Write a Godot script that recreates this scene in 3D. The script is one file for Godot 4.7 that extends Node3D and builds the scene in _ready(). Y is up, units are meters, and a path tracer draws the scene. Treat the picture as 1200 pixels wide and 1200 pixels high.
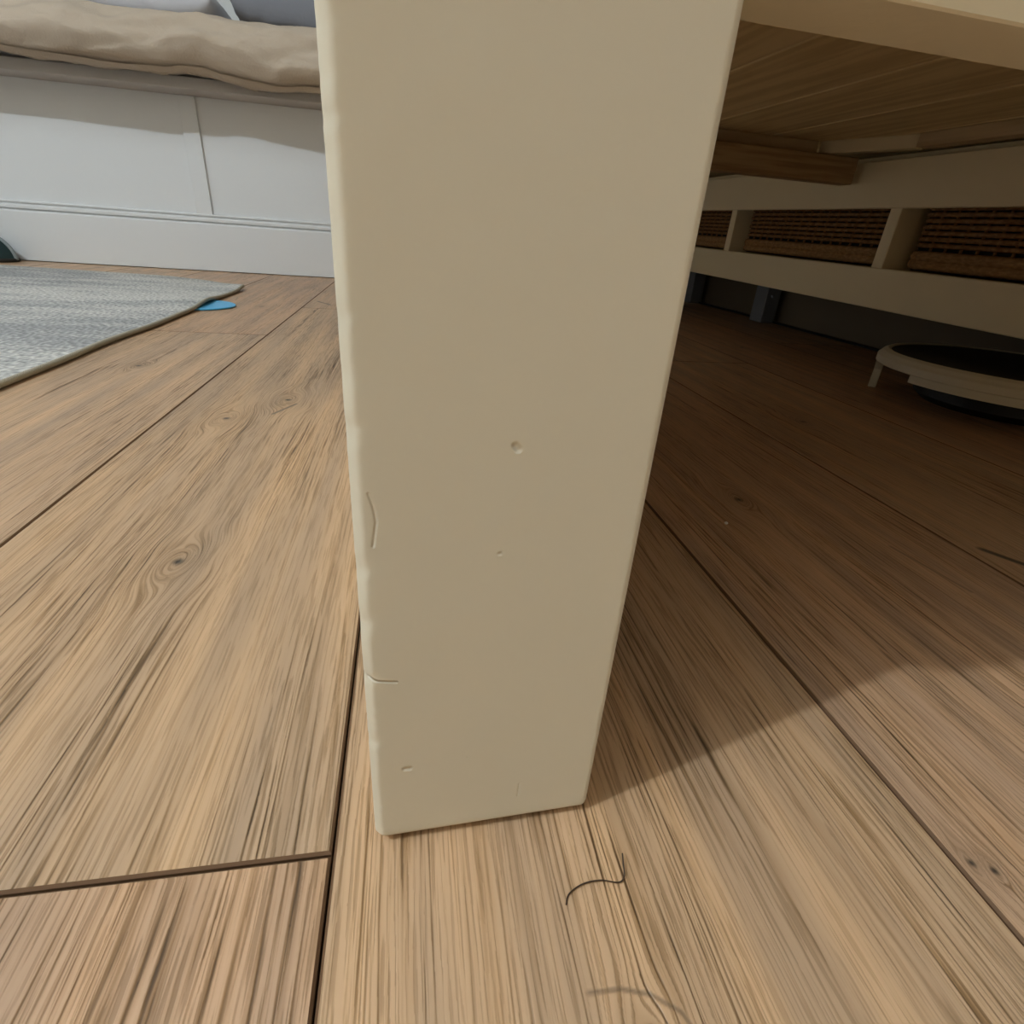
extends Node3D

var paint_white: StandardMaterial3D
var paint_cream: StandardMaterial3D
var paint_wall: StandardMaterial3D
var used_names := {}
var leg_outline_length := 0.3
var leg_front_start := 0.002


func _ready() -> void:
	# ---- camera ----
	var cam := Camera3D.new()
	cam.name = "camera"
	cam.transform = Transform3D(Basis(Vector3(0.98385748, 0.06728512, 0.16582272), Vector3(0.01669651, 0.88806714, -0.45941048), Vector3(-0.17817319, 0.4547631, 0.87260807)).orthonormalized(), Vector3(0, 0.19, 0))
	cam.fov = rad_to_deg(2.0 * atan(600.0 / 642.0))
	cam.near = 0.01
	cam.far = 50.0
	cam.current = true
	add_child(cam)
	# ---- environment and exposure ----
	var we := WorldEnvironment.new()
	we.name = "environment"
	var env := Environment.new()
	env.background_mode = Environment.BG_COLOR
	env.background_color = Color(0.02, 0.02, 0.025)
	env.tonemap_mode = Environment.TONE_MAPPER_LINEAR
	env.tonemap_exposure = 1.10
	env.sdfgi_enabled = true
	env.ssao_enabled = true
	env.ssil_enabled = true
	we.environment = env
	add_child(we)
	# ---- the lamp that lights the room ----
	pendant_lamp(Vector3(-1.48, 2.17, 0.34), 2.55, Color(0.90, 0.955, 1.0))

	make_materials()
	build_room()
	build_floor()
	build_table()
	build_bench()
	build_baskets()
	build_daybed()
	build_rug()
	build_small_things()


# ---------------------------------------------------------------- helpers
func numbered(called: String) -> String:
	if not used_names.has(called):
		used_names[called] = 0
		return called
	used_names[called] += 1
	return "%s_%03d" % [called, used_names[called]]


func thing(called: String, label: String, category: String, at := Vector3.ZERO, turn := 0.0, group := "") -> Node3D:
	var o := Node3D.new()
	o.name = numbered(called)
	o.position = at
	o.rotation.y = turn
	o.set_meta("label", label)
	o.set_meta("category", category)
	if group != "":
		o.set_meta("group", group)
	add_child(o, true)
	return o


func obj(called: String, mesh: Mesh, mat: Material, parent: Node = null) -> MeshInstance3D:
	var o := MeshInstance3D.new()
	o.mesh = mesh
	if mat:
		o.material_override = mat
	if parent == null:
		o.name = numbered(called)
		add_child(o, true)
	else:
		var n := called
		var k := 0
		while parent.get_node_or_null(n) != null:
			k += 1
			n = "%s_%03d" % [called, k]
		o.name = n
		parent.add_child(o, true)
	return o


func struct(called: String, mesh: Mesh, mat: Material, label: String) -> MeshInstance3D:
	var o := obj(called, mesh, mat)
	o.set_meta("kind", "structure")
	o.set_meta("label", label)
	return o


func tag(o: Node, label: String, category: String, group := "") -> void:
	o.set_meta("label", label)
	o.set_meta("category", category)
	if group != "":
		o.set_meta("group", group)


func st_new() -> SurfaceTool:
	var st := SurfaceTool.new()
	st.begin(Mesh.PRIMITIVE_TRIANGLES)
	st.set_smooth_group(-1)
	return st


func done(st: SurfaceTool) -> ArrayMesh:
	st.generate_normals()
	return st.commit()


# a triangle whose front faces away from the point inside
func tri(st: SurfaceTool, a: Vector3, b: Vector3, c: Vector3, inside: Vector3) -> void:
	var n := (c - a).cross(b - a)  # clockwise front
	if n.dot((a + b + c) / 3.0 - inside) < 0.0:
		var t := b
		b = c
		c = t
	st.add_vertex(a)
	st.add_vertex(b)
	st.add_vertex(c)


func quad(st: SurfaceTool, a: Vector3, b: Vector3, c: Vector3, d: Vector3, inside: Vector3) -> void:
	tri(st, a, b, c, inside)
	tri(st, a, c, d, inside)


# a box from lo to hi with chamfered edges
func add_box(st: SurfaceTool, lo: Vector3, hi: Vector3, r := 0.002) -> void:
	var c := (lo + hi) / 2.0
	var h := (hi - lo) / 2.0
	r = minf(r, minf(h.x, minf(h.y, h.z)) * 0.9)
	for ax in 3:
		var u := (ax + 1) % 3
		var v := (ax + 2) % 3
		for s: float in [-1.0, 1.0]:
			var p: Array[Vector3] = []
			for k: Vector2 in [Vector2(-1, -1), Vector2(1, -1), Vector2(1, 1), Vector2(-1, 1)]:
				var q := Vector3.ZERO
				q[ax] = s * h[ax]
				q[u] = k.x * (h[u] - r)
				q[v] = k.y * (h[v] - r)
				p.append(c + q)
			quad(st, p[0], p[1], p[2], p[3], c)
		# edges along ax
		for su: float in [-1.0, 1.0]:
			for sv: float in [-1.0, 1.0]:
				var e: Array[Vector3] = []
				for k2 in 4:
					var q2 := Vector3.ZERO
					q2[ax] = (h[ax] - r) * (1.0 if k2 == 1 or k2 == 2 else -1.0)
					q2[u] = su * (h[u] - (r if k2 >= 2 else 0.0))
					q2[v] = sv * (h[v] - (0.0 if k2 >= 2 else r))
					e.append(c + q2)
				quad(st, e[0], e[1], e[2], e[3], c)
	for sx: float in [-1.0, 1.0]:
		for sy: float in [-1.0, 1.0]:
			for sz: float in [-1.0, 1.0]:
				tri(st, c + Vector3(sx * h.x, sy * (h.y - r), sz * (h.z - r)), c + Vector3(sx * (h.x - r), sy * h.y, sz * (h.z - r)), c + Vector3(sx * (h.x - r), sy * (h.y - r), sz * h.z), c)


func box(lo: Vector3, hi: Vector3, r := 0.002) -> ArrayMesh:
	var st := st_new()
	add_box(st, lo, hi, r)
	return done(st)


# a tube along points
func add_tube(st: SurfaceTool, pts: PackedVector3Array, rad: float, sides := 8, flat := 1.0) -> void:
	st.set_smooth_group(1)
	var rings: Array = []
	for i in pts.size():
		var d := (pts[mini(i + 1, pts.size() - 1)] - pts[maxi(i - 1, 0)]).normalized()
		var up := Vector3.UP if absf(d.y) < 0.95 else Vector3.RIGHT
		var a := d.cross(up).normalized()
		var b := a.cross(d).normalized()
		var ring := PackedVector3Array()
		for k in sides:
			var t := TAU * k / sides
			ring.append(pts[i] + a * cos(t) * rad + b * sin(t) * rad * flat)
		rings.append(ring)
	for i in pts.size() - 1:
		var mid := (pts[i] + pts[i + 1]) / 2.0
		for k in sides:
			var k2 := (k + 1) % sides
			quad(st, rings[i][k], rings[i][k2], rings[i + 1][k2], rings[i + 1][k], mid)
	for e in [0, pts.size() - 1]:
		var inside := pts[1] if e == 0 else pts[pts.size() - 2]
		for k in sides:
			tri(st, pts[e], rings[e][k], rings[e][(k + 1) % sides], inside)


# a profile of (out, up) points swept along a straight line; n1 is the outward direction
func extrude_profile(pts: PackedVector2Array, from: Vector3, to: Vector3, out: Vector3) -> ArrayMesh:
	var st := st_new()
	var mid := Vector2.ZERO
	for p in pts:
		mid += p / pts.size()
	for i in pts.size():
		var a := pts[i]
		var b := pts[(i + 1) % pts.size()]
		var va := out * a.x + Vector3.UP * a.y
		var vb := out * b.x + Vector3.UP * b.y
		var m := (va + vb) / 2.0 + (from + to) / 2.0
		var e := b - a
		var n := Vector2(e.y, -e.x)
		quad(st, from + va, from + vb, to + vb, to + va, m - (out * n.x + Vector3.UP * n.y).normalized())
	return done(st)


# a lathe: profile of (radius, height) about the y axis
func lathe(pts: PackedVector2Array, sides := 64, from := 0.0, to := TAU) -> ArrayMesh:
	var st := st_new()
	st.set_smooth_group(-1)
	for i in pts.size() - 1:
		var a := pts[i]
		var b := pts[i + 1]
		var e := b - a
		for k in sides:
			var t0 := lerpf(from, to, float(k) / sides)
			var t1 := lerpf(from, to, float(k + 1) / sides)
			var d0 := Vector3(cos(t0), 0, sin(t0))
			var d1 := Vector3(cos(t1), 0, sin(t1))
			var dm := (d0 + d1).normalized()
			var c := dm * (a.x + b.x) / 2.0 + Vector3.UP * (a.y + b.y) / 2.0
			var n := (dm * e.y - Vector3.UP * e.x).normalized()
			quad(st, d0 * a.x + Vector3.UP * a.y, d0 * b.x + Vector3.UP * b.y, d1 * b.x + Vector3.UP * b.y, d1 * a.x + Vector3.UP * a.y, c - n)
	return done(st)


func noise(s: int, freq: float, octaves := 3) -> FastNoiseLite:
	var n := FastNoiseLite.new()
	n.seed = s
	n.noise_type = FastNoiseLite.TYPE_SIMPLEX_SMOOTH
	n.frequency = freq
	n.fractal_type = FastNoiseLite.FRACTAL_FBM if octaves > 1 else FastNoiseLite.FRACTAL_NONE
	n.fractal_octaves = octaves
	return n


# noise of w x h pixels, stretched: one step across is freq, one step along is freq / stretch
func stretched(s: int, freq: float, octaves: int, w: int, h: int, stretch: int) -> PackedByteArray:
	var im := noise(s, freq, octaves).get_image(w, maxi(4, h / stretch), false, false, true)
	im.convert(Image.FORMAT_L8)
	if stretch > 1:
		im.resize(w, h, Image.INTERPOLATE_CUBIC)
	return im.get_data()


func mat(c: Color, rough := 0.7, spec := 0.5) -> StandardMaterial3D:
	var m := StandardMaterial3D.new()
	m.albedo_color = c
	m.roughness = rough
	m.metallic_specular = spec
	return m


# relief for a painted or matte surface from noise, triplanar in the object's own axes
func grainy(m: StandardMaterial3D, s: int, scale: Vector3, depth: float, freq := 0.05) -> StandardMaterial3D:
	var im := noise(s, freq, 4).get_seamless_image(256, 256)
	im.convert(Image.FORMAT_L8)
	m.heightmap_enabled = true
	m.heightmap_scale = depth
	m.heightmap_texture = ImageTexture.create_from_image(im)
	m.uv1_triplanar = true
	m.uv1_scale = scale
	return m


# plain raw wood: streaks along the axis whose scale is smallest
func wood(c0: Color, c1: Color, s: int, scale: Vector3) -> StandardMaterial3D:
	var m := mat(Color.WHITE, 0.75, 0.4)
	var im := noise(s, 0.035, 4).get_seamless_image(256, 256)
	im.convert(Image.FORMAT_L8)
	var d := im.get_data()
	var o := PackedByteArray()
	o.resize(d.size() * 3)
	for i in d.size():
		var c := c0.lerp(c1, smoothstep(0.2, 0.8, d[i] / 255.0))
		o[i * 3] = int(c.r * 255)
		o[i * 3 + 1] = int(c.g * 255)
		o[i * 3 + 2] = int(c.b * 255)
	m.albedo_texture = ImageTexture.create_from_image(Image.create_from_data(256, 256, false, Image.FORMAT_RGB8, o))
	m.heightmap_enabled = true
	m.heightmap_scale = 0.03
	m.heightmap_texture = ImageTexture.create_from_image(im)
	m.uv1_triplanar = true
	m.uv1_scale = scale
	return m


# ---------------------------------------------------------------- materials
func make_materials() -> void:
	paint_white = grainy(mat(Color(0.865, 0.865, 0.86), 0.55), 11, Vector3(6, 6, 6), 0.012)
	paint_cream = grainy(mat(Color(0.95, 0.89, 0.74), 0.55), 12, Vector3(9, 9, 9), 0.012)
	paint_wall = grainy(mat(Color(0.86, 0.86, 0.85), 0.85), 13, Vector3(4, 4, 4), 0.03)


# ---------------------------------------------------------------- lamp
func pendant_lamp(at: Vector3, energy: float, tint: Color) -> void:
	var t := thing("pendant_lamp", "small round glowing bulb hanging from a thin cord under the ceiling", "lamp", at)
	var glow := mat(Color(1, 1, 1), 0.5)
	glow.emission_enabled = true
	glow.emission = tint
	glow.emission_energy_multiplier = 4.0
	var sp := SphereMesh.new()
	sp.radius = 0.034
	sp.height = 0.068
	obj("bulb", sp, glow, t)
	var top := 2.4 - at.y
	obj("socket", lathe(PackedVector2Array([Vector2(0.0, 0.036), Vector2(0.018, 0.037), Vector2(0.018, 0.075), Vector2(0.006, 0.085), Vector2(0.0, 0.085)]), 20), mat(Color(0.85, 0.84, 0.8), 0.4), t)
	var st := st_new()
	add_tube(st, PackedVector3Array([Vector3(0, 0.08, 0), Vector3(0, top - 0.02, 0)]), 0.003, 6)
	obj("cord", done(st), mat(Color(0.8, 0.8, 0.78), 0.6), t)
	obj("ceiling_rose", lathe(PackedVector2Array([Vector2(0.0, top - 0.03), Vector2(0.05, top - 0.028), Vector2(0.055, top), Vector2(0.0, top)]), 24), mat(Color(0.85, 0.84, 0.8), 0.4), t)
	var l := OmniLight3D.new()
	l.name = "bulb_light"
	l.light_color = tint
	l.light_energy = energy
	l.light_size = 0.03
	l.omni_range = 12.0
	l.omni_attenuation = 2.0
	l.shadow_enabled = true
	t.add_child(l)


# ---------------------------------------------------------------- room
func build_room() -> void:
	var x0 := -3.2
	var x1 := 1.09
	var z0 := -3.3
	var z1 := 1.9
	struct("ceiling", box(Vector3(x0 - 0.1, 2.4, z0 - 0.1), Vector3(x1 + 0.1, 2.5, z1 + 0.1), 0.0), mat(Color(0.9, 0.9, 0.89), 0.9), "white ceiling")
	struct("wall_back", box(Vector3(x0 - 0.1, -0.1, z0 - 0.1), Vector3(x1 + 0.1, 2.4, z0), 0.0), paint_wall, "white wall behind the built-in bench")
	struct("wall_left", box(Vector3(x0 - 0.1, -0.1, z0), Vector3(x0, 2.4, z1), 0.0), paint_wall, "white wall on the left")
	struct("wall_front", box(Vector3(x0 - 0.1, -0.1, z1), Vector3(x1 + 0.1, 2.4, z1 + 0.1), 0.0), mat(Color(0.72, 0.64, 0.52), 0.9), "brown wall behind the camera")
	struct("wall_right", box(Vector3(x1, -0.1, z0), Vector3(x1 + 0.1, 2.4, z1), 0.0), paint_wall, "white wall behind the basket bench")
	# the low panelled wall that carries the bench top, with batten and skirting
	struct("wall_low", box(Vector3(x0, 0.0, -2.32), Vector3(x1, 0.49, -2.2), 0.0), paint_white, "low white panelled wall under the draped blanket")
	for x: float in [-2.02, -1.3401 + 0.0, -0.681, 0.02, 0.72]:
		if x == -0.681 or x < -1.9 or x > 0.5:
			struct("trim_1" if x == -0.681 else ("trim_2" if x < -1.9 else "trim_3"), box(Vector3(x, 0.165, -2.2), Vector3(x + 0.048, 0.49, -2.191), 0.001), paint_white, "flat white upright batten on the low wall above the skirting")
	var sk := PackedVector2Array([Vector2(0, 0.0), Vector2(0.020, 0.0), Vector2(0.020, 0.1395), Vector2(0.019, 0.1420), Vector2(0.0145, 0.1440), Vector2(0.008, 0.1450), Vector2(0.008, 0.1480), Vector2(0.0145, 0.1490), Vector2(0.0150, 0.1560), Vector2(0.0135, 0.1595), Vector2(0.0060, 0.1612), Vector2(0.0060, 0.1645), Vector2(0.0105, 0.1655), Vector2(0.0105, 0.1690), Vector2(0.009, 0.1705), Vector2(0.0, 0.1712)])
	struct("baseboard_back", extrude_profile(sk, Vector3(x0, 0.0025, -2.2), Vector3(x1, 0.0025, -2.2), Vector3(0, 0, 1)), paint_white, "tall white moulded skirting board along the low wall")
	var sk2 := PackedVector2Array([Vector2(0, 0), Vector2(0.014, 0), Vector2(0.014, 0.15), Vector2(0.009, 0.16), Vector2(0, 0.16)])
	struct("baseboard_right", extrude_profile(sk2, Vector3(x1, 0.002, -2.18), Vector3(x1, 0.002, z1), Vector3(-1, 0, 0)), mat(Color(0.46, 0.40, 0.32), 0.7), "skirting board behind the basket bench, dull brown painted in for warm shade")  # brown puts the warm shade under the bench into the board's colour


# ---------------------------------------------------------------- floor
const PW := 0.2175
const PX := -0.0285
const PL := 1.292


# one printed plank: knots are [x m, z m, radius m, ring strength]; strokes are [points in m, width m, darkness]
func plank_material(s: int, tone: Color, knots: Array, strokes: Array, x0: float, z0: float, wide := 1024, tall := 2048) -> StandardMaterial3D:
	var mx := wide / PW      # pixels per metre across
	var mz := tall / PL
	var disp := PackedFloat32Array()
	disp.resize(wide * tall)
	var knot_dark := PackedFloat32Array()
	knot_dark.resize(wide * tall)
	var warp := stretched(s, 0.0045, 2, wide, tall, 8)
	var warp2 := stretched(s + 1, 0.011, 2, wide, tall, 5)
	for i in disp.size():
		disp[i] = (warp[i] - 128) * 0.13 + (warp2[i] - 128) * 0.035
	for k: Array in knots:
		var kx: float = (k[0] - x0) * mx
		var kz: float = (k[1] - z0) * mz
		var core: float = k[2] * mx          # the dark heart
		var r: float = k[3] * mx             # how far the grain is pushed aside
		var reach: float = k[3] * 5.0
		var sz := mx / mz
		for j in range(maxi(0, int(kz - reach * mz * 1.8)), mini(tall, int(kz + reach * mz * 1.8))):
			for i in range(maxi(0, int(kx - reach * mx)), mini(wide, int(kx + reach * mx))):
				var dx := i - kx
				var dz := (j - kz) * sz * 0.55
				var q := dx * dx + dz * dz
				var rho := sqrt(q)
				var fade := smoothstep(1.0, 0.2, rho / (reach * mx))
				var at := j * wide + i
				if rho < r * 0.8:
					disp[at] += -dx + (rho * 1.1 - r * 0.2) * signf(dx + 0.01)
				else:
					disp[at] += fade * (-dx * (r * r) / q)
				disp[at] += fade * r * 0.28 * sin((j - kz) * sz / (r * 0.75) + dx / r) * exp(-rho / (r * 2.0))
				knot_dark[at] = maxf(knot_dark[at], exp(-(dx * dx + dz * dz * 3.0) / (core * core)) * 0.8 + exp(-pow(rho / (r * 1.5), 2.0)) * 0.10)
	# pattern in grain space
	var rings := stretched(s + 2, 0.014, 3, wide, tall, 20)
	var jitter := stretched(s + 3, 0.02, 2, wide, tall, 24)
	var pores := stretched(s + 4, 0.13, 2, wide, tall, 12)
	var broken := stretched(s + 7, 0.06, 2, wide, tall, 6)
	var tint := stretched(s + 5, 0.006, 2, wide, tall, 4)
	var amount := stretched(s + 6, 0.005, 2, wide, tall, 3)
	var rgb := PackedByteArray()
	rgb.resize(wide * tall * 3)
	var hgt := PackedByteArray()
	hgt.resize(wide * tall)
	var tr := tone.r * 255.0
	var tg := tone.g * 255.0
	var tb := tone.b * 255.0
	var saw := PackedFloat32Array()      # one growth line: a sharp dark edge that fades
	saw.resize(256)
	var lut2 := PackedFloat32Array()
	lut2.resize(256)
	for v in 256:
		var f := v / 255.0
		saw[v] = exp(-pow((f - 0.16) / 0.085, 2.0)) + 0.22 * smoothstep(0.12, 0.2, f) * (1.0 - smoothstep(0.2, 0.75, f))
		lut2[v] = 1.0 - smoothstep(70.0, 112.0, float(v))
	var mask := wide - 1
	var per := 256.0 / 24.3
	var per2 := 256.0 / 10.1
	for j in tall:
		var row := j * wide
		for i in wide:
			var at := row + i
			var x := i + disp[at]
			var p := row + ((int(x) + wide * 8) & mask)
			var ph := int(x * per + (jitter[p] - 128) * 1.5 + 65536.0) & 255
			var ph2 := int(x * per2 + (jitter[p] - 128) * 1.2 + (pores[p] - 128) * 0.5 + 65536.0) & 255
			var a := clampf(0.45 + (amount[at] - 100) * 0.0065, 0.25, 1.05)
			var bk := clampf((broken[p] - 60) * 0.011, 0.15, 1.2)
			var ln := saw[ph] * a * bk + saw[ph2] * 0.42 * (1.35 - bk) * a
			var po := lut2[pores[p]] * (0.4 + a * 0.5)
			var kd := knot_dark[at]
			var v := 1.02 + (rings[p] - 128) * 0.0004 + (tint[at] - 128) * 0.0005 - ln * 0.36 - po * 0.20
			v *= 1.0 - kd * 0.75
			var warm := (tint[at] - 128) * 0.0002 + ln * 0.15 + po * 0.06
			var o := at * 3
			rgb[o] = int(clampf(tr * v * (1.0 + warm * 0.5), 0, 255))
			rgb[o + 1] = int(clampf(tg * v, 0, 255))
			rgb[o + 2] = int(clampf(tb * v * (1.0 - warm), 0, 255))
			hgt[at] = int(clampf(200.0 - ln * 150.0 - po * 70.0 - kd * 70.0, 0, 255))
	for k: Array in strokes:
		var pts: Array = k[0]
		var w: float = k[1] * mx
		for n in pts.size() - 1:
			var a: Vector2 = pts[n]
			var b: Vector2 = pts[n + 1]
			var steps := int(a.distance_to(b) * mx) + 2
			for t in steps:
				var c := a.lerp(b, float(t) / steps)
				var ci := (c.x - x0) * mx
				var cj := (c.y - z0) * mz
				var hz := w * mz / mx
				for j in range(maxi(0, int(cj - hz * 2)), mini(tall, int(cj + hz * 2) + 1)):
					for i in range(maxi(0, int(ci - w * 2)), mini(wide, int(ci + w * 2) + 1)):
						var d := Vector2(i - ci, (j - cj) * mx / mz).length() / w
						var f: float = clampf(1.5 - d, 0.0, 1.0) * k[2]
						if f > 0.0:
							var o := (j * wide + i) * 3
							var g := 1.0 - 0.10 * f
							rgb[o] = mini(rgb[o], int(maxf(tr * (1.0 - f), rgb[o] * g)))
							rgb[o + 1] = mini(rgb[o + 1], int(maxf(tg * (1.0 - f), rgb[o + 1] * g)))
							rgb[o + 2] = mini(rgb[o + 2], int(maxf(tb * (1.0 - f), rgb[o + 2] * g)))
							hgt[j * wide + i] = mini(hgt[j * wide + i], int(190 - 130 * f))
	var m := mat(Color.WHITE, 0.45, 0.55)
	m.resource_name = "oak_print"
	m.albedo_texture = ImageTexture.create_from_image(Image.create_from_data(wide, tall, false, Image.FORMAT_RGB8, rgb))
	m.heightmap_enabled = true
	m.heightmap_scale = 0.05
	m.heightmap_texture = ImageTexture.create_from_image(Image.create_from_data(wide, tall, false, Image.FORMAT_L8, hgt))
	return m


func plank_mesh(x0: float, x1: float, z0: float, z1: float, flip: bool, oak: Material, bevel: Material) -> ArrayMesh:
	var g := 0.0004
	x0 += g
	x1 -= g
	z0 += g
	z1 -= g
	var b := 0.0009
	var st := st_new()
	var pt := func(x: float, z: float) -> void:
		var u := (x - x0) / PW
		var v := (z - z0) / PL
		if flip:
			u = 1.0 - u
			v = 1.0 - v
		st.set_uv(Vector2(u, v))
		st.add_vertex(Vector3(x, 0, z))
	for c: Vector2 in [Vector2(x0 + b, z0 + b), Vector2(x1 - b, z0 + b), Vector2(x1 - b, z1 - b), Vector2(x0 + b, z0 + b), Vector2(x1 - b, z1 - b), Vector2(x0 + b, z1 - b)]:
		pt.call(c.x, c.y)
	st.generate_normals()
	st.generate_tangents()
	var mesh := st.commit()
	mesh.surface_set_material(0, oak)
	var s2 := st_new()
	var mid := Vector3((x0 + x1) / 2, -0.02, (z0 + z1) / 2)
	var top := [Vector3(x0 + b, 0, z0 + b), Vector3(x1 - b, 0, z0 + b), Vector3(x1 - b, 0, z1 - b), Vector3(x0 + b, 0, z1 - b)]
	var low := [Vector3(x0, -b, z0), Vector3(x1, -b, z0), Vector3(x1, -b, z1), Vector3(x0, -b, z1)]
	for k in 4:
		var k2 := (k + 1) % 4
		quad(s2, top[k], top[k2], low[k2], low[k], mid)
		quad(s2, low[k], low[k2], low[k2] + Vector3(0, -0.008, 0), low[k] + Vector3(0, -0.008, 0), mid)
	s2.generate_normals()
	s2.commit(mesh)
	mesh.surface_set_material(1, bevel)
	return mesh


func build_floor() -> void:
	var floor_node := Node3D.new()
	floor_node.name = "floor"
	floor_node.set_meta("kind", "structure")
	floor_node.set_meta("label", "oak laminate plank floor with dark bevelled joints")
	add_child(floor_node)
	obj("subfloor", box(Vector3(-3.3, -0.1, -3.4), Vector3(1.19, -0.006, 2.0), 0.0), mat(Color(0.42, 0.31, 0.2), 0.9), floor_node)
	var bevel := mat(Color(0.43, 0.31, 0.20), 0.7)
	var t1 := Color(0.750, 0.622, 0.492)
	# the planks in the foreground have prints of their own, with the knots and cracks of the photograph
	var xa := PX - PW
	var za := -0.118 - PL
	var oak_knot := plank_material(101, t1, [[-0.140, -0.308, 0.0028, 0.011], [-0.187, -0.584, 0.003, 0.012], [-0.140, -0.655, 0.003, 0.014]], [[[Vector2(-0.128, -0.64), Vector2(-0.146, -0.60)], 0.0016, 0.4]], xa, za)
	var zb := 0.13 - PL
	var oak_front := plank_material(203, Color(0.765, 0.630, 0.492), [[0.060, -0.052, 0.0001, 0.005]], [[[Vector2(0.046, -0.070), Vector2(0.056, -0.0695), Vector2(0.064, -0.067), Vector2(0.071, -0.062), Vector2(0.074, -0.055)], 0.0006, 0.5]], PX, zb)
	var zc := 0.42 - PL
	var oak_right := plank_material(307, Color(0.765, 0.62, 0.49), [[0.1945, -0.087, 0.0011, 0.003], [0.2005, -0.0835, 0.0011, 0.003], [0.273, -0.381, 0.003, 0.012]], [[[Vector2(0.35, -0.30), Vector2(0.36, -0.24)], 0.0012, 0.25]], PX + PW, zc)
	var oak_a := plank_material(409, Color(0.755, 0.625, 0.50), [[0.300, -0.80, 0.003, 0.010]], [], PX + PW, -1.052)
	var oak_b := plank_material(511, Color(0.77, 0.63, 0.49), [[0.49, -0.60, 0.003, 0.012]], [[[Vector2(0.423, -0.292), Vector2(0.437, -0.268), Vector2(0.452, -0.250), Vector2(0.462, -0.232)], 0.0028, 0.6]], PX + 2 * PW, -0.95)
	var prints := [oak_knot, oak_a, oak_front, oak_right, oak_b]
	var joints := {-1: -0.118, 0: 0.13, 1: 0.42, 2: -0.95 + PL, -2: -1.052}
	var given := {-1: oak_knot, 0: oak_front, 1: oak_right, 2: oak_b, -2: oak_a}
	var rng := RandomNumberGenerator.new()
	rng.seed = 7
	for r in range(-15, 6):
		var x0 := PX + r * PW
		var x1 := minf(x0 + PW, 1.088)
		if x0 > 1.06:
			continue
		x0 = maxf(x0, -3.198)
		var j: float = joints[r] if joints.has(r) else rng.randf_range(-1.9, -0.7)
		var first := j
		while first > -2.2:
			first -= PL
		var z := first
		while z < 1.9:
			var z0 := maxf(z, -2.198)
			var z1 := minf(z + PL, 1.898)
			if z1 - z0 > 0.01:
				var main: bool = given.has(r) and (absf(z + PL - j) < 0.01 if r != -2 else absf(z - j) < 0.01)
				var m: Material = given[r] if main else prints[rng.randi_range(0, 4)]
				if r == -1 and not main and absf(z - j) < 0.01:
					m = oak_right
				var flip := not main and rng.randf() < 0.5
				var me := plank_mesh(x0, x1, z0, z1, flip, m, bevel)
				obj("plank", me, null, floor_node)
			z += PL


# ---------------------------------------------------------------- table
const TABLE_AT := Vector3(-0.01444, 0.0, -0.1193)
const TABLE_TURN := 0.04263
const LEG := 0.0763


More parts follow.
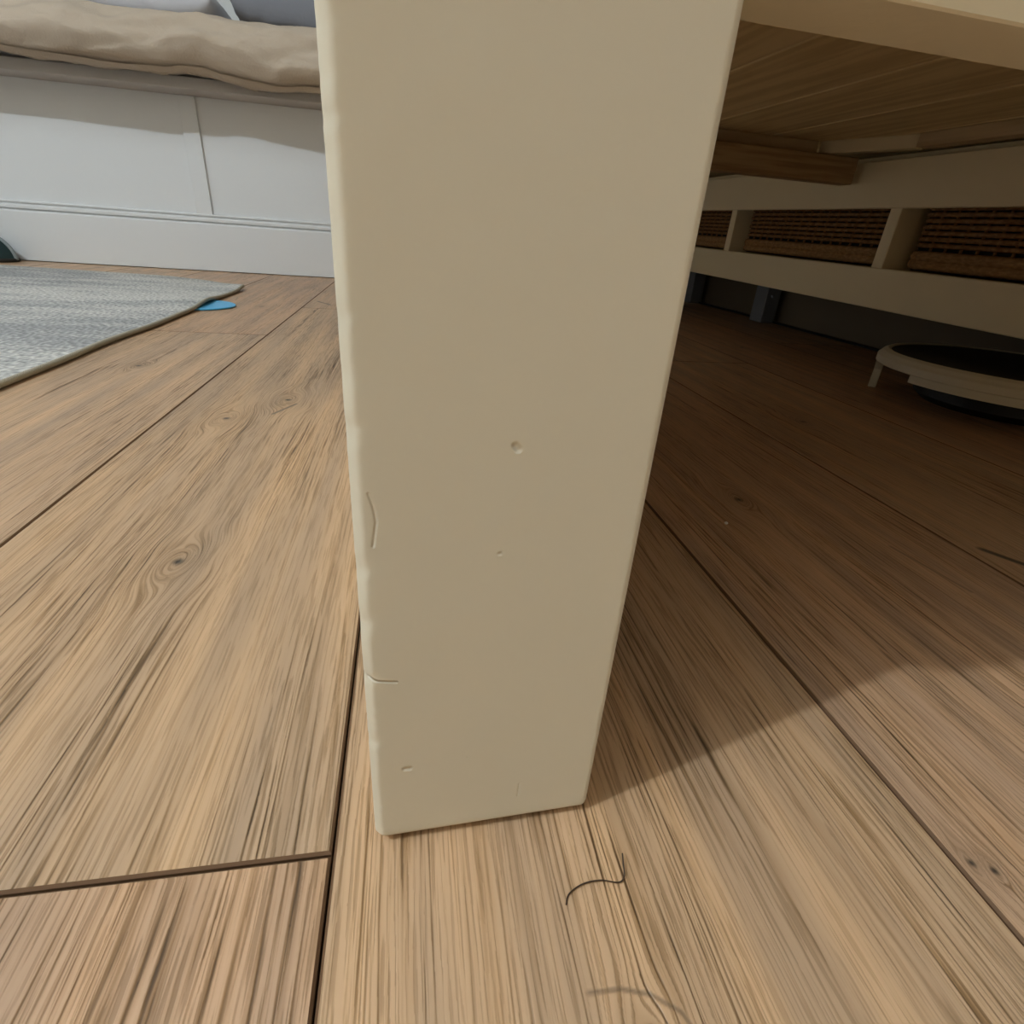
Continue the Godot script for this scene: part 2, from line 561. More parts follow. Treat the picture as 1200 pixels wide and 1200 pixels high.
# a square post with rounded corners; its left front edge is knocked and worn
func leg_mesh(height: float, worn: bool) -> ArrayMesh:
	var st := st_new()
	st.set_smooth_group(1)
	var r := 0.0023
	var n := noise(77, 1.0, 3)
	var prof := PackedVector2Array()   # outline in x, z with z towards the viewer, starting on the back side
	var rr := 0.0021                # the chamfer's edges are rounded
	var corner := [Vector2(LEG, 0), Vector2(LEG, -LEG), Vector2(0, -LEG), Vector2(0, 0)]
	var an := [PI / 2, 0.0, -PI / 2, -PI]
	for c in 4:
		for e in 2:
			var a0: float = an[c] - PI / 4 * e
			var a1 := a0 - PI / 4
			var other: float = an[c] - PI / 2
			var ch := 0.0017 if corner[c].x > 0.01 else r
			# the chamfer starts on the face with normal an[c] and ends on the next
			var v: Vector2 = corner[c] - (Vector2(cos(other), sin(other)) if e == 0 else Vector2(cos(an[c]), sin(an[c]))) * ch
			var am := (a0 + a1) / 2.0
			var mid := v - Vector2(cos(am), sin(am)) * minf(rr, ch * 1.15) / cos(PI / 8)
			for k in 5:
				var t := lerpf(a0, a1, k / 4.0)
				prof.append(mid + Vector2(cos(t), sin(t)) * minf(rr, ch * 1.15))
	# split the long flat sides
	var outline := PackedVector2Array()
	for i in prof.size():
		var a := prof[i]
		var b := prof[(i + 1) % prof.size()]
		for f: float in ([0.0] if a.distance_to(b) < 0.01 else [0.0, 0.008, 0.025, 0.06, 0.12, 0.25, 0.5, 0.75, 0.88, 0.94, 0.975, 0.992]):
			outline.append(a.lerp(b, f))
	var us := PackedFloat32Array()
	var total := 0.0
	for i in outline.size():
		us.append(total)
		total += outline[i].distance_to(outline[(i + 1) % outline.size()])
	us.append(total)
	leg_outline_length = total
	leg_front_start = LEG - outline[0].x
	var ys := PackedFloat32Array([0.0])
	for k in 5:
		ys.append(0.0004 + 0.0024 * (1.0 - cos(PI / 2 * (k + 1) / 5)))
	var y := 0.004
	while y < height:
		ys.append(y)
		y += 0.0015 if worn else 0.03
	ys.append(height)
	var rows: Array = []
	for yy in ys:
		var inset := 0.0
		if yy < 0.0028:
			inset = 0.0024 * (1.0 - sqrt(maxf(0.0, 1.0 - pow(1.0 - yy / 0.0028, 2.0))))
		var row := PackedVector3Array()
		for p in outline:
			var q := p
			if worn:
				# wear on the rounded edge at the left front corner
				var d := p.distance_to(Vector2(0, 0))
				if d < 0.006:
					var w := maxf(0.0, n.get_noise_2d(yy * 90.0, 3.0)) * 0.0002 + maxf(0.0, n.get_noise_2d(yy * 420.0, 9.0) - 0.1) * 0.0006
					for nick: Vector2 in [Vector2(0.1466, 0.0014), Vector2(0.109, 0.0022), Vector2(0.0925, 0.003), Vector2(0.0732, 0.0008), Vector2(0.047, 0.0012)]:
						w += 0.0006 * exp(-pow((yy - nick.x) / nick.y, 2.0))
					q += Vector2(0.7, -0.7) * w * smoothstep(0.0045, 0.002, d)
			var centre := Vector2(LEG / 2, -LEG / 2)
			var dirn := Vector2(signf(q.x - centre.x) if absf(absf(q.x - centre.x) - LEG / 2) < 0.004 else 0.0, signf(q.y - centre.y) if absf(absf(q.y - centre.y) - LEG / 2) < 0.004 else 0.0)
			q -= dirn * inset
			row.append(Vector3(q.x, yy, q.y))
		rows.append(row)
	var m := outline.size()
	for j in ys.size() - 1:
		for i in m:
			var i2 := (i + 1) % m
			var ids := [[j, i, us[i]], [j, i2, us[i + 1]], [j + 1, i2, us[i + 1]], [j + 1, i, us[i]]]
			# outline runs anticlockwise seen from above
			for k: int in [0, 2, 1, 0, 3, 2]:
				var e: Array = ids[k]
				st.set_uv(Vector2(float(e[2]) / total, 1.0 - ys[e[0]] / 0.36))
				st.add_vertex(rows[e[0]][e[1]])
	for j: int in [0, ys.size() - 1]:
		for i in m:
			st.set_uv(Vector2.ZERO)
			tri(st, Vector3(LEG / 2, ys[j], -LEG / 2), rows[j][i], rows[j][(i + 1) % m], Vector3(LEG / 2, height / 2, -LEG / 2))
	st.generate_normals()
	return st.commit()


func leg_material() -> StandardMaterial3D:
	var w := 2048
	var h := 2048
	var im := noise(31, 0.012, 5).get_image(w, h)
	im.convert(Image.FORMAT_L8)
	var d := im.get_data()
	for i in d.size():
		d[i] = 150 + ((d[i] - 128) >> 4)
	# the front face runs from the end of the fourth corner to the first; u grows clockwise, so find it from the outline
	var total := leg_outline_length
	var px := w / total
	var py := h / 0.36
	var front_end := total          # the outline starts at the right end of the front face
	var to_uv := func(x: float, y: float) -> Vector2:
		return Vector2((front_end - (LEG - leg_front_start - x)) * px, h - y * py)
	var mark := func(pts: Array, rad: float, deep: float) -> void:
		for n in pts.size() - 1:
			var a: Vector2 = pts[n]
			var b: Vector2 = pts[n + 1]
			var steps := int(a.distance_to(b) / 0.0002) + 1
			for t in steps:
				var c: Vector2 = to_uv.call(lerpf(a.x, b.x, float(t) / steps), lerpf(a.y, b.y, float(t) / steps))
				for j in range(int(c.y - rad * py * 1.6), int(c.y + rad * py * 1.6) + 1):
					for i in range(int(c.x - rad * px * 1.6), int(c.x + rad * px * 1.6) + 1):
						var q := Vector2((i - c.x) / (rad * px), (j - c.y) / (rad * py)).length()
						var at := posmod(j, h) * w + posmod(i, w)
						d[at] = mini(d[at], int(150 - deep * smoothstep(1.6, 0.0, q)))
	mark.call([Vector2(0.0388, 0.1426), Vector2(0.0396, 0.1416)], 0.00085, 120.0)
	mark.call([Vector2(0.0105, 0.0343), Vector2(0.0122, 0.0342)], 0.0008, 120.0)
	mark.call([Vector2(0.0004, 0.0732), Vector2(0.004, 0.0722), Vector2(0.0092, 0.0713)], 0.00042, 120.0)
	mark.call([Vector2(0.0042, 0.131), Vector2(0.0052, 0.1275), Vector2(0.0057, 0.1235), Vector2(0.0046, 0.1165)], 0.0004, 70.0)
	mark.call([Vector2(0.0304, 0.0358), Vector2(0.0308, 0.0356)], 0.0005, 40.0)
	mark.call([Vector2(0.0365, 0.1126), Vector2(0.037, 0.1126)], 0.0005, 40.0)
	mark.call([Vector2(0.049, 0.019), Vector2(0.0488, 0.0125)], 0.0003, 40.0)
	var m := mat(Color(0.87, 0.835, 0.745), 0.55, 0.5)
	m.heightmap_enabled = true
	m.heightmap_scale = 0.12
	m.heightmap_texture = ImageTexture.create_from_image(Image.create_from_data(w, h, false, Image.FORMAT_L8, d))
	return m


func build_table() -> void:
	var t := thing("coffee_table", "cream painted wooden table with a thick square leg and a raw wood underside", "table", TABLE_AT, TABLE_TURN)
	var gap := 0.0022
	var leg := obj("leg", leg_mesh(0.368 - gap, true), leg_material(), t)
	leg.position = Vector3(0, gap, 0)
	var far := obj("leg", leg_mesh(0.368 - gap, false), paint_cream, t)
	far.position = Vector3(0, gap, -1.85)
	var pad := lathe(PackedVector2Array([Vector2(0, 0.0001), Vector2(0.031, 0.0001), Vector2(0.031, gap + 0.0008), Vector2(0, gap + 0.0008)]), 32)
	var felt := mat(Color(0.12, 0.09, 0.06), 0.95)
	obj("felt_pad", pad, felt, t).position = Vector3(LEG / 2, 0, -LEG / 2)
	obj("felt_pad", pad, felt, t).position = Vector3(LEG / 2, 0, -1.85 - LEG / 2)
	# aprons
	var table_paint := grainy(mat(Color(0.90, 0.855, 0.735), 0.55), 14, Vector3(9, 9, 9), 0.012)
	obj("apron", box(Vector3(LEG - 0.004, 0.2345, -0.0235), Vector3(0.80, 0.357, -0.0015), 0.0005), table_paint, t)
	obj("side_panel", box(Vector3(0.0015, 0.003, -0.56), Vector3(0.0235, 0.358, -LEG + 0.004), 0.0012), table_paint, t)  # added panel, unseen behind the leg, keeps lamp light from under the table
	obj("apron", box(Vector3(0.0015, 0.300, -1.852), Vector3(0.0235, 0.358, -0.561), 0.0012), table_paint, t)
	# the deck leans up slightly towards the back
	var tilt := Basis(Vector3.RIGHT, 0.010)
	var deck := Transform3D(tilt, Vector3(0, 0.3575, 0))
	var pine := wood(Color(0.95, 0.86, 0.67), Color(0.87, 0.77, 0.57), 21, Vector3(5, 5, 0.35))
	var pale := mat(Color(0.93, 0.84, 0.64), 0.7)
	var joints := [-0.012, 0.113, 0.253, 0.393, 0.530, 0.668, 0.808, 0.945, 1.085]  # boards extended out of view, right and back, to keep lamp light out
	for i in joints.size() - 1:
		var b := obj("top_board", box(Vector3(joints[i] + 0.0008, 0, -1.93), Vector3(joints[i + 1] - 0.0008, 0.022, 0.030), 0.0015), pine, t)
		b.transform = deck
		if i > 0:
			var f := obj("joint_strip", box(Vector3(joints[i] - 0.0016, -0.0012, -0.93), Vector3(joints[i] + 0.0016, 0.006, -0.03), 0.0006), pale, t)
			f.transform = deck
	# ledger strips under the far and right edges, the short corner block between them, and the raw cross beam
	var strip := wood(Color(0.84, 0.75, 0.60), Color(0.77, 0.67, 0.52), 22, Vector3(0.5, 6, 6))
	var strip2 := wood(Color(0.84, 0.75, 0.60), Color(0.77, 0.67, 0.52), 23, Vector3(6, 6, 0.5))
	var c1 := obj("ledger_strip", box(Vector3(0.02, -0.019, -0.925), Vector3(0.765, 0.0, -0.895), 0.001), strip, t)
	c1.transform = deck
	var c2 := obj("ledger_strip", box(Vector3(0.815, -0.018, -0.735), Vector3(0.845, 0.0, -0.05), 0.001), strip2, t)
	c2.transform = deck
	var block := obj("corner_block", box(Vector3(0.0, -0.019, -0.02), Vector3(0.165, 0.0, 0.0), 0.001), mat(Color(0.90, 0.83, 0.68), 0.65), t)
	block.transform = deck * Transform3D(Basis(Vector3.UP, -atan2(0.155, 0.050)), Vector3(0.767, 0, -0.893))
	var beam_wood := wood(Color(0.78, 0.67, 0.50), Color(0.64, 0.53, 0.38), 24, Vector3(0.5, 8, 8))
	var beam := obj("cross_beam", box(Vector3(0.077, -0.061, -0.905), Vector3(0.838, -0.0195, -0.872), 0.002), beam_wood, t)
	beam.transform = deck


# ---------------------------------------------------------------- basket bench
const BENCH_X := 0.80
var bench_basis := Basis(Vector3.RIGHT, 0.0135)
var bench_pivot := Vector3(0.80, 0.0, -1.0)
var divider_z := [-1.975, -1.449, -0.928, -0.405]


func bench_part(called: String, parent: Node, lo: Vector3, hi: Vector3, r: float, m: Material) -> MeshInstance3D:
	var o := obj(called, box(lo - bench_pivot, hi - bench_pivot, r), m, parent)
	o.transform = Transform3D(bench_basis, Vector3.ZERO)
	return o


func build_bench() -> void:
	var t := thing("storage_bench", "low cream wooden bench with open compartments holding woven baskets, along the right wall", "bench", bench_pivot)
	var m := paint_cream
	var za := -2.06
	var zb := -0.16
	bench_part("front_rail", t, Vector3(BENCH_X, 0.2685, za), Vector3(BENCH_X + 0.012, 0.3405, zb), 0.0015, m)
	bench_part("top_board", t, Vector3(BENCH_X + 0.012, 0.3225, za), Vector3(1.062, 0.3480, zb), 0.001, m)
	bench_part("shelf_rail", t, Vector3(BENCH_X, 0.1135, za), Vector3(BENCH_X + 0.022, 0.1775, zb), 0.0015, m)
	bench_part("shelf_board", t, Vector3(BENCH_X + 0.022, 0.160, za), Vector3(1.062, 0.1765, zb), 0.001, m)
	bench_part("back_panel", t, Vector3(1.062, 0.115, za), Vector3(1.070, 0.3405, zb), 0.001, m)
	for z: float in divider_z:
		bench_part("divider", t, Vector3(BENCH_X + 0.003, 0.1765, z - 0.0125), Vector3(1.062, 0.3225, z + 0.0125), 0.0012, m)
	for z: float in [za + 0.012, zb - 0.012]:
		bench_part("side_panel", t, Vector3(BENCH_X + 0.003, 0.1765, z - 0.011), Vector3(1.062, 0.3225, z + 0.011), 0.0012, m)
	var steel := mat(Color(0.50, 0.51, 0.53), 0.5)
	for spot: Vector2 in [Vector2(0.825, -2.03), Vector2(1.035, -2.03), Vector2(0.825, -1.82), Vector2(1.035, -1.57), Vector2(0.825, -0.2), Vector2(1.035, -0.2)]:
			var x := spot.x
			var z := spot.y
			var up := (z + 1.0) * -0.0135
			var o := obj("foot", box(Vector3(x - 0.022, 0.001, z - 0.03) - bench_pivot, Vector3(x + 0.022, 0.158 + up, z + 0.03) - bench_pivot, 0.002), steel, t)
			o.position = Vector3.ZERO


func build_baskets() -> void:
	var cane := wood(Color(0.62, 0.46, 0.28), Color(0.46, 0.32, 0.18), 41, Vector3(20, 20, 8))
	var band_m := wood(Color(0.70, 0.55, 0.36), Color(0.56, 0.42, 0.26), 42, Vector3(20, 20, 8))
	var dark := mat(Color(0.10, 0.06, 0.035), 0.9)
	var labels := ["brown woven basket in the farthest compartment, beside the table leg", "brown woven basket in the middle compartment between two dividers", "brown woven basket in the nearest compartment with a rounded lower band"]
	for b in 3:
		var z0: float = divider_z[b] + 0.032
		var z1: float = divider_z[b + 1] - 0.026
		var mid := (z0 + z1) / 2.0
		var t := thing("wicker_basket", labels[b], "basket", bench_pivot + bench_basis * (Vector3(0.83, 0.1772, mid) - bench_pivot), 0.0, "woven baskets in the bench")
		t.basis = bench_basis
		var hl := (z1 - z0) / 2.0
		var hgt := 0.125
		var dep := 0.215
		# inner liner: four thin walls and a bottom
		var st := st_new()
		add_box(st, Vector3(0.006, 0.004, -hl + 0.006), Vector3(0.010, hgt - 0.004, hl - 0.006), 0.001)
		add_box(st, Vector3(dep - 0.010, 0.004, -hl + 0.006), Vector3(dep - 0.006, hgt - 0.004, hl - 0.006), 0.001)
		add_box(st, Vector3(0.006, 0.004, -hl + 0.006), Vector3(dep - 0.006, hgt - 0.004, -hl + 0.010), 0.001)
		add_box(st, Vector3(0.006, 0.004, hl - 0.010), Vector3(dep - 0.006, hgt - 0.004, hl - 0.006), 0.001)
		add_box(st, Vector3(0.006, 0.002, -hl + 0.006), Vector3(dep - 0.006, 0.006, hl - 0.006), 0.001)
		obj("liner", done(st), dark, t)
		# rounded loop round the four sides
		var rc := 0.022
		var loop := func(y: float, grow: float, wave: float, phase: float) -> PackedVector3Array:
			var base := PackedVector2Array()
			var corners := [Vector2(rc, -hl + rc), Vector2(dep - rc, -hl + rc), Vector2(dep - rc, hl - rc), Vector2(rc, hl - rc)]
			var start := [PI, -PI / 2, 0.0, PI / 2]
			for c in 4:
				for k in 5:
					var ang: float = start[c] + PI / 2 * k / 4.0
					base.append(corners[c] + Vector2(cos(ang), sin(ang)) * rc)
			base.append(base[0])
			var out := PackedVector3Array()
			var run := 0.0
			for i in base.size() - 1:
				var a := base[i]
				var q := base[i + 1]
				var n := maxi(1, int(a.distance_to(q) / 0.006))
				for k in n:
					var p := a.lerp(q, float(k) / n)
					var nn := (p - Vector2(dep / 2, clampf(p.y, -hl + rc, hl - rc))).normalized()
					if absf(p.y) < hl - rc:
						nn = Vector2(signf(p.x - dep / 2), 0)
					var w := grow + wave * sin((run + a.distance_to(p)) / 0.0135 * PI + phase)
					out.append(Vector3(p.x + nn.x * w, y, p.y + nn.y * w))
				run += a.distance_to(q)
			out.append(out[0])
			return out
		var wv := st_new()
		var rows := 10
		for k in rows:
			add_tube(wv, loop.call(0.040 + k * 0.0088, 0.0, 0.0022, PI * k), 0.0034, 5, 1.15)
		var weave := obj("weave", done(wv), cane, t)
		weave.set_meta("kind", "stuff")
		var sk := st_new()
		var per := int((z1 - z0 - 2 * rc) / 0.027)
		for k in per:
			var z := -hl + rc + (k + 0.5) * (z1 - z0 - 2 * rc) / per
			add_tube(sk, PackedVector3Array([Vector3(0.002, 0.03, z), Vector3(0.002, hgt, z)]), 0.0024, 5)
		var stakes := obj("stake_row", done(sk), cane, t)
		stakes.set_meta("kind", "stuff")
		for y: float in [0.0085, 0.0205]:
			var bd := st_new()
			add_tube(bd, loop.call(y + 0.003, 0.001, 0.0005, 0.0), 0.0072, 8, 1.1)
			obj("base_band", done(bd), band_m, t)
		var rim := st_new()
		add_tube(rim, loop.call(hgt, 0.0, 0.0, 0.0), 0.006, 8)
		obj("rim", done(rim), cane, t)


# ---------------------------------------------------------------- daybed with its blanket
func build_daybed() -> void:
	var t := thing("daybed", "built-in daybed with a pale board edge resting on the low white wall", "bed", Vector3(0, 0.49, -2.05))
	var x0 := -3.18
	var x1 := 0.76
	obj("seat_board", box(Vector3(x0, 0.0005, -1.24), Vector3(x1, 0.030, -0.035), 0.002), mat(Color(0.72, 0.69, 0.66), 0.6), t)
	obj("mattress", box(Vector3(x0 + 0.01, 0.031, -1.23), Vector3(x1 - 0.01, 0.138, -0.060), 0.02), grainy(mat(Color(0.86, 0.86, 0.86), 0.9), 51, Vector3(8, 8, 8), 0.05), t)
	# blanket
	var wx0 := -2.3
	var wx1 := 0.3
	var nx := 420
	var nv := 64
	var n1 := noise(61, 1.0, 3)
	var n2 := noise(62, 1.0, 3)
	var hem := [Vector2(-2.3, 0.530), Vector2(-1.06, 0.521), Vector2(-0.90, 0.516), Vector2(-0.76, 0.511), Vector2(-0.64, 0.515), Vector2(-0.60, 0.522), Vector2(-0.55, 0.522), Vector2(-0.49, 0.512), Vector2(-0.42, 0.505), Vector2(-0.35, 0.499), Vector2(-0.27, 0.507), Vector2(0.3, 0.51)]
	var rows: Array = []
	for i in nx + 1:
		var x := lerpf(wx0, wx1, float(i) / nx)
		var hy := 0.0
		for k in hem.size() - 1:
			if x >= hem[k].x and x <= hem[k + 1].x:
				hy = lerpf(hem[k].y, hem[k + 1].y, smoothstep(0.0, 1.0, (x - hem[k].x) / (hem[k + 1].x - hem[k].x)))
		var topy := 0.640 + 0.02 * smoothstep(-1.1, -0.5, x)
		var row := PackedVector3Array()
		for v in nv + 1:
			var s := float(v) / nv
			var p := Vector2.ZERO   # z, y
			if s < 0.3:
				p = Vector2(lerpf(-2.62, -2.075, s / 0.3), topy - 0.004)
			elif s < 0.88:
				# rounded front: from the top of the mattress over the edge down and under
				var a := (s - 0.3) / 0.58
				var ang := lerpf(PI / 2, -PI / 2 * 0.86, a)
				var hh := (topy - hy) / 2.0
				p = Vector2(-2.075 + maxf(cos(ang), 0.0) * 0.095, hy - 0.002 + hh + sin(ang) * hh)
			else:
				# hem turned under
				var a2 := (s - 0.88) / 0.12
				p = Vector2(lerpf(-2.046, -2.030, a2) + 0.020, hy - 0.002 + 0.0015 + 0.010 * a2)
			var f := smoothstep(0.15, 0.45, s) * (1.0 - smoothstep(0.84, 0.95, s))
			var diag := n1.get_noise_2d(x * 3.0 + s * 2.2, s * 2.6 - x * 2.2)
			var fold := n2.get_noise_2d(x * 6.0 - s * 3.0, s * 3.0 + x * 4.0)
			var crease := exp(-pow((s - 0.66 - 0.16 * sin(x * 5.2 + 0.6)) / 0.028, 2.0)) * (0.5 + 0.5 * n2.get_noise_2d(x * 3.0, 7.0))
			var d := f * (diag * 0.024 + fold * 0.003 - crease * 0.010)
			var fine := n1.get_noise_2d(x * 60.0, s * 60.0) * 0.0006
			row.append(Vector3(x, p.y + d * 0.55 + fine, p.x + d * 0.8 + fine))
		rows.append(row)
	var st := st_new()
	st.set_smooth_group(1)
	for i in nx:
		for v in nv:
			var a: Vector3 = rows[i][v]
			var b: Vector3 = rows[i + 1][v]
			var c: Vector3 = rows[i + 1][v + 1]
			var e: Vector3 = rows[i][v + 1]
			for q: Vector3 in [a, b, c, a, c, e]:
				st.add_vertex(q)
	var cloth := grainy(mat(Color(0.735, 0.67, 0.595), 0.95, 0.3), 63, Vector3(5, 5, 5), 0.08, 0.09)
	var o := obj("blanket", done(st), cloth)
	tag(o, "beige blanket draped in soft folds over the front edge of the daybed", "blanket")
	# folded duvet and the grey-blue pillow that show above the blanket
	var pl := obj("pillow", cushion(0.44, 0.13, 0.30, 71), grainy(mat(Color(0.50, 0.505, 0.53), 0.95, 0.3), 72, Vector3(6, 6, 6), 0.06))
	pl.position = Vector3(-0.28, 0.722, -2.30)
	tag(pl, "grey-blue pillow lying on the beige blanket", "pillow")
	var pw := obj("pillow", cushion(0.62, 0.13, 0.34, 73), grainy(mat(Color(0.80, 0.80, 0.82), 0.95, 0.3), 74, Vector3(6, 6, 6), 0.06))
	pw.position = Vector3(-0.84, 0.718, -2.34)
	tag(pw, "pale grey pillow lying on the beige blanket left of the grey-blue one", "pillow")


func cushion(w: float, h: float, d: float, s: int) -> ArrayMesh:
	var st := st_new()
	st.set_smooth_group(1)
	var n := noise(s, 1.0, 2)
	var nu := 48
	var nv := 32
	for side: float in [1.0, -1.0]:
		var g: Array = []
		for i in nu + 1:
			var row := PackedVector3Array()
			for j in nv + 1:
				var u := lerpf(-1, 1, float(i) / nu)
				var v := lerpf(-1, 1, float(j) / nv)
				var puff := pow(maxf(0.0, (1.0 - pow(absf(u), 3.0)) * (1.0 - pow(absf(v), 3.0))), 0.42)
				var pin := 1.0 - 0.05 * (1.0 - puff)
				row.append(Vector3(u * w / 2 * pin, side * puff * h / 2 * (1.0 + 0.12 * n.get_noise_2d(u * 2.5, v * 2.5 + side)), v * d / 2 * pin))
			g.append(row)
		for i in nu:
			for j in nv:
				var c := Vector3(g[i][j].x * 0.8, 0, g[i][j].z * 0.8)
				quad(st, g[i][j], g[i + 1][j], g[i + 1][j + 1], g[i][j + 1], c - Vector3(0, side * 0.5, 0))
	return done(st)


# ---------------------------------------------------------------- rug
func rug_lift(x: float, z: float) -> float:
	var d := Vector2(x + 0.445, z + 1.37)
	return 0.0075 * exp(-(d.x * d.x / 0.010 + d.y * d.y / 0.006)) + 0.006 * exp(-Vector2(x + 0.44, z + 1.69).length_squared() / 0.003)


func rug_edge(z: float) -> float:
	return -0.4375 + 0.003 * sin(z * 9.0) + 0.0015 * sin(z * 23.0 + 1.0)


func rug_far(x: float) -> float:
	var pts := [Vector2(-2.3, -2.03), Vector2(-1.13, -1.915), Vector2(-0.683, -1.867), Vector2(-0.56, -1.80), Vector2(-0.44, -1.69), Vector2(0.0, -1.3)]
	for k in pts.size() - 1:
		if x <= pts[k + 1].x:
			return lerpf(pts[k].y, pts[k + 1].y, (x - pts[k].x) / (pts[k + 1].x - pts[k].x))
	return -1.69


func build_rug() -> void:
	var t := thing("rug", "pale grey streaked rug with a bound edge on the oak floor", "rug")
	var near := 0.45
	var nu := 90
	var nv := 130
	var th := 0.0085
	var pos := func(i: int, j: int) -> Vector3:
		var u := float(i) / nu
		var x := lerpf(-2.25, -0.4375, u)
		var zf := rug_far(x)
		var z := lerpf(zf, near, float(j) / nv)
		x += (rug_edge(z) + 0.4375) * u
		return Vector3(x, th + rug_lift(x, z), z)
	var st := st_new()
	st.set_smooth_group(1)
	for i in nu:
		for j in nv:
			for k: Vector2i in [Vector2i(0, 0), Vector2i(1, 0), Vector2i(1, 1), Vector2i(0, 0), Vector2i(1, 1), Vector2i(0, 1)]:
				var p: Vector3 = pos.call(i + k.x, j + k.y)
				st.set_uv(Vector2((p.x + 2.4) / 2.0, (p.z + 2.1) / 2.6))
				st.add_vertex(p)
	var top := done(st)
	var m := mat(Color.WHITE, 0.98, 0.2)
	var w := 1024
	var h := 1024
	var big := noise(81, 0.006, 4).get_image(w / 4, h, false, false, true)
	big.resize(w, h, Image.INTERPOLATE_CUBIC)
	big.convert(Image.FORMAT_L8)
	var mid := noise(82, 0.03, 4).get_image(w / 4, h, false, false, true)
	mid.resize(w, h, Image.INTERPOLATE_CUBIC)
	mid.convert(Image.FORMAT_L8)
	var fine := noise(83, 0.22, 3).get_image(w, h)
	fine.convert(Image.FORMAT_L8)
	var a := big.get_data()
	var b := mid.get_data()
	var c := fine.get_data()
	var rgb := PackedByteArray()
	rgb.resize(w * h * 3)
	var light_c := Color(0.80, 0.785, 0.755)
	var dark_c := Color(0.63, 0.625, 0.615)
	for i in w * h:
		var f := smoothstep(70.0, 190.0, a[i] * 0.55 + b[i] * 0.45 + (c[i] - 128) * 0.35)
		var col := dark_c.lerp(light_c, f)
		var g := 1.0 + (c[i] - 128) * 0.0012
		rgb[i * 3] = int(clampf(col.r * g, 0, 1) * 255)
		rgb[i * 3 + 1] = int(clampf(col.g * g, 0, 1) * 255)
		rgb[i * 3 + 2] = int(clampf(col.b * g, 0, 1) * 255)
	m.albedo_texture = ImageTexture.create_from_image(Image.create_from_data(w, h, false, Image.FORMAT_RGB8, rgb))
	m.heightmap_enabled = true
	m.heightmap_scale = 0.35
	m.heightmap_texture = ImageTexture.create_from_image(fine)
	obj("pile", top, m, t)
	# backing underneath, and the bound edge that runs along the visible sides
	var edge := PackedVector3Array()
	var back := PackedVector3Array()
	for i in range(0, nu + 1, 2):
		var p: Vector3 = pos.call(i, 0)
		edge.append(Vector3(p.x, p.y - 0.0032, p.z))
	for j in range(1, nv + 1):
		var p: Vector3 = pos.call(nu, j)
		edge.append(Vector3(p.x, p.y - 0.0032, p.z))
	var s2 := st_new()
	add_tube(s2, edge, 0.0038, 10)
	obj("binding", done(s2), grainy(mat(Color(0.70, 0.66, 0.58), 0.95, 0.2), 84, Vector3(60, 60, 60), 0.08), t)
	for p in edge:
		back.append(p)
	var s3 := st_new()
	for i in edge.size() - 1:
		quad(s3, edge[i], edge[i + 1], Vector3(edge[i + 1].x - 0.003, edge[i + 1].y - 0.0045, edge[i + 1].z), Vector3(edge[i].x - 0.003, edge[i].y - 0.0045, edge[i].z), edge[i] + Vector3(-0.5, 0, 0.2))
	obj("backing", done(s3), mat(Color(0.22, 0.19, 0.15), 0.95), t)


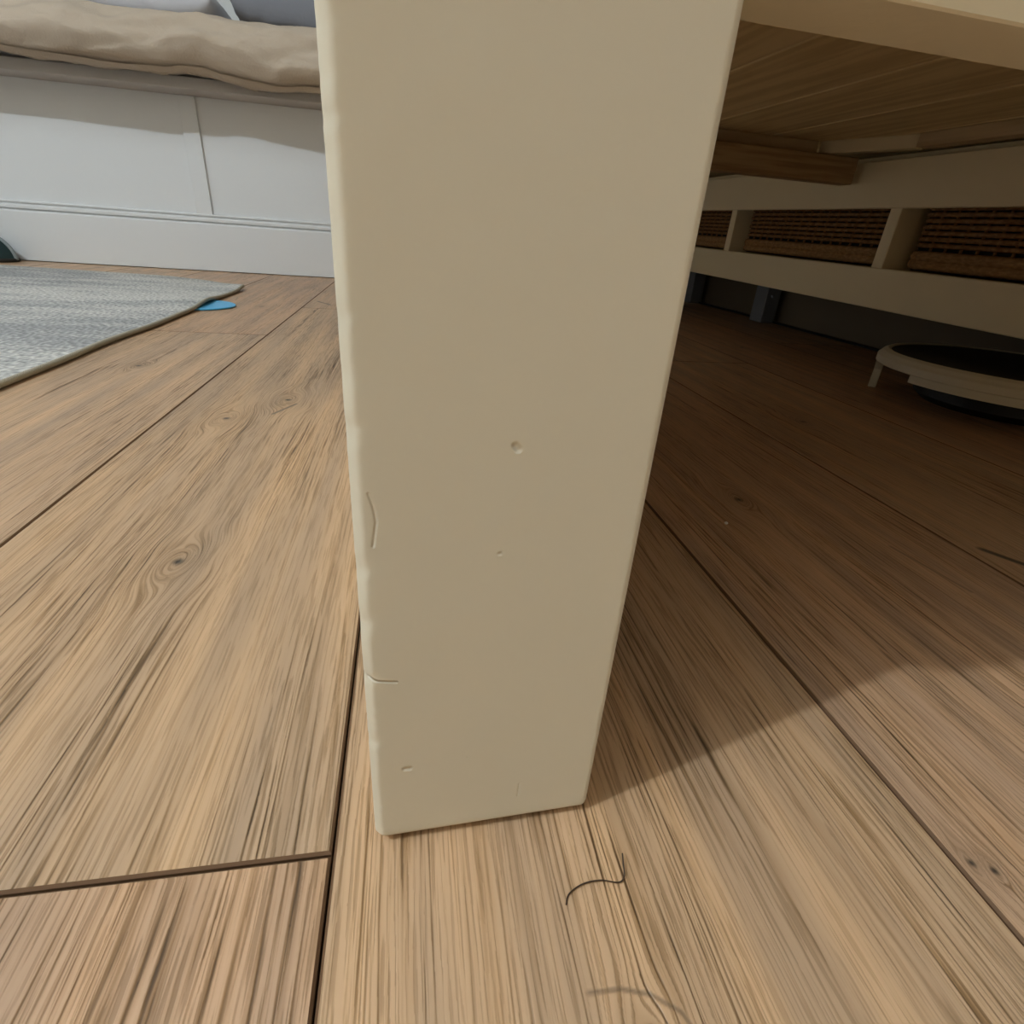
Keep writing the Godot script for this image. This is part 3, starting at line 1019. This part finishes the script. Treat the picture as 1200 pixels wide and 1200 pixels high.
# ---------------------------------------------------------------- small things
func build_small_things() -> void:
	# blue disc
	var disc := obj("plastic_disc", lathe(PackedVector2Array([Vector2(0, 0.0004), Vector2(0.073, 0.0004), Vector2(0.075, 0.0016), Vector2(0.075, 0.0032), Vector2(0.0735, 0.0042), Vector2(0.0, 0.0042)]), 72), mat(Color(0.34, 0.70, 0.88), 0.4))
	disc.position = Vector3(-0.453, 0, -1.362)
	tag(disc, "flat light blue disc half under the edge of the grey rug", "disc")
	# round stand under the bench
	var t := thing("round_stand", "low round white-rimmed stand with a dark top, partly under the basket bench", "stand", Vector3(0.880, 0, -0.674))
	var R := 0.181
	var white := grainy(mat(Color(0.84, 0.80, 0.70), 0.5), 91, Vector3(8, 8, 8), 0.01)
	obj("rim", lathe(PackedVector2Array([Vector2(R - 0.016, 0.050), Vector2(R - 0.016, 0.0655), Vector2(R - 0.012, 0.067), Vector2(R - 0.006, 0.064), Vector2(R - 0.003, 0.060), Vector2(R, 0.057), Vector2(R, 0.0475), Vector2(R - 0.003, 0.046), Vector2(R - 0.016, 0.050)]), 96), white, t)
	obj("top_panel", lathe(PackedVector2Array([Vector2(0, 0.050), Vector2(R - 0.0165, 0.050), Vector2(R - 0.0165, 0.0645), Vector2(R - 0.03, 0.066), Vector2(0, 0.066)]), 96), mat(Color(0.05, 0.045, 0.04), 0.6), t)
	# the deeper skirt below the rim on the near side
	obj("skirt", arc_wall(R - 0.012, R - 0.002, 0.036, 0.0475, deg_to_rad(181), deg_to_rad(70)), white, t)
	for a: float in [226.0, 346.0, 106.0]:
		var leg := obj("leg", taper(), white, t)
		var r := deg_to_rad(a)
		leg.position = Vector3(cos(r) * (R - 0.009), 0, sin(r) * (R - 0.009))
		leg.rotation.y = -r
	obj("base_drum", lathe(PackedVector2Array([Vector2(0, 0.002), Vector2(0.105, 0.002), Vector2(0.118, 0.012), Vector2(0.118, 0.050), Vector2(0, 0.050)]), 64), mat(Color(0.03, 0.03, 0.035), 0.5), t)
	# dark teal slipper at the left edge
	var s := thing("slipper", "dark teal rounded slipper on the floor against the tall skirting board", "slipper", Vector3(-1.295, 0, -2.115))
	var st := st_new()
	st.set_smooth_group(1)
	var g: Array = []
	for i in 33:
		var row := PackedVector3Array()
		for j in 17:
			var th := TAU * i / 32.0
			var ph := PI / 2 * j / 16.0
			row.append(Vector3(cos(th) * cos(ph) * 0.088, 0.006 + sin(ph) * 0.078, sin(th) * cos(ph) * 0.062))
		g.append(row)
	for i in 32:
		for j in 16:
			quad(st, g[i][j], g[i + 1][j], g[i + 1][j + 1], g[i][j + 1], Vector3.ZERO)
	obj("upper", done(st), mat(Color(0.10, 0.20, 0.20), 0.75), s)
	var sole := st_new()
	var pts := PackedVector3Array()
	for i in 33:
		pts.append(Vector3(cos(TAU * i / 32.0) * 0.088, 0.006, sin(TAU * i / 32.0) * 0.062))
	add_tube(sole, pts, 0.0055, 8)
	obj("sole", done(sole), mat(Color(0.16, 0.14, 0.11), 0.8), s)
	var trim := st_new()
	var tp := PackedVector3Array()
	for i in 25:
		var ph := PI * i / 24.0
		tp.append(Vector3(cos(ph) * 0.089, 0.006 + sin(ph) * 0.079, 0.0))
	add_tube(trim, tp, 0.006, 8)
	obj("stripe", done(trim), mat(Color(0.55, 0.58, 0.58), 0.7), s)
	# cable along the right wall
	var cb := st_new()
	var cp := Curve3D.new()
	for p: Vector3 in [Vector3(1.07, 0.004, -2.15), Vector3(1.05, 0.004, -2.02), Vector3(1.052, 0.004, -1.90), Vector3(1.062, 0.004, -1.76), Vector3(1.055, 0.004, -1.60), Vector3(1.06, 0.004, -1.2), Vector3(1.05, 0.004, -0.5)]:
		cp.add_point(p)
	add_tube(cb, cp.get_baked_points(), 0.0032, 6)
	tag(obj("power_cable", done(cb), mat(Color(0.05, 0.05, 0.05), 0.5)), "thin dark cable lying on the floor behind the bench foot", "cable")
	# hair and crumb
	var hs := st_new()
	var hc := Curve3D.new()
	hc.bake_interval = 0.0006
	var hp := [Vector3(0.0460, 0.0006, -0.0920), Vector3(0.0478, 0.0006, -0.0950), Vector3(0.0530, 0.0009, -0.0972), Vector3(0.0592, 0.0010, -0.0975), Vector3(0.0650, 0.0008, -0.0962), Vector3(0.0674, 0.0012, -0.0975), Vector3(0.0682, 0.0022, -0.1010), Vector3(0.0688, 0.0030, -0.1040)]
	for i in hp.size():
		var d: Vector3 = (hp[mini(i + 1, hp.size() - 1)] - hp[maxi(i - 1, 0)]) / 6.0
		hc.add_point(hp[i], -d, d)
	add_tube(hs, hc.get_baked_points(), 0.00026, 6)
	tag(obj("hair_strand", done(hs), mat(Color(0.24, 0.17, 0.10), 0.5)), "short bent dark hair lying on the floor in front of the table leg", "hair")
	var crumb := st_new()
	add_box(crumb, Vector3(0.2369, 0.0001, -0.3395), Vector3(0.2395, 0.0020, -0.3369), 0.0007)
	tag(obj("crumb", done(crumb), mat(Color(0.97, 0.96, 0.93), 0.8)), "tiny white crumb on the shaded floor right of the table leg", "crumb")


func arc_wall(r0: float, r1: float, y0: float, y1: float, from: float, to: float) -> ArrayMesh:
	var st := st_new()
	var n := 48
	for k in n:
		var a := lerpf(from, to, float(k) / n)
		var b := lerpf(from, to, float(k + 1) / n)
		var da := Vector3(cos(a), 0, sin(a))
		var db := Vector3(cos(b), 0, sin(b))
		var y0v := Vector3.UP * y0
		var y1v := Vector3.UP * y1
		var c := (da + db).normalized() * (r0 + r1) / 2 + Vector3.UP * (y0 + y1) / 2
		quad(st, da * r1 + y0v, db * r1 + y0v, db * r1 + y1v, da * r1 + y1v, c)
		quad(st, da * r0 + y0v, db * r0 + y0v, db * r0 + y1v, da * r0 + y1v, c)
		quad(st, da * r0 + y0v, db * r0 + y0v, db * r1 + y0v, da * r1 + y0v, c)
		if k == 0:
			quad(st, da * r0 + y0v, da * r1 + y0v, da * r1 + y1v, da * r0 + y1v, c)
		if k == n - 1:
			quad(st, db * r0 + y0v, db * r1 + y0v, db * r1 + y1v, db * r0 + y1v, c)
	return done(st)


# a short leg that widens towards the rim above it
func taper() -> ArrayMesh:
	var st := st_new()
	var rings: Array = []
	for k: Vector2 in [Vector2(0.0005, 0.0075), Vector2(0.030, 0.0085), Vector2(0.040, 0.012), Vector2(0.0478, 0.022)]:
		rings.append([Vector3(-0.005, k.x, -k.y), Vector3(0.006, k.x, -k.y), Vector3(0.006, k.x, k.y), Vector3(-0.005, k.x, k.y)])
	var c := Vector3(0, 0.025, 0)
	for i in 3:
		for k in 4:
			quad(st, rings[i][k], rings[i][(k + 1) % 4], rings[i + 1][(k + 1) % 4], rings[i + 1][k], c)
	for i: int in [0, 3]:
		quad(st, rings[i][0], rings[i][1], rings[i][2], rings[i][3], c)
	return done(st)
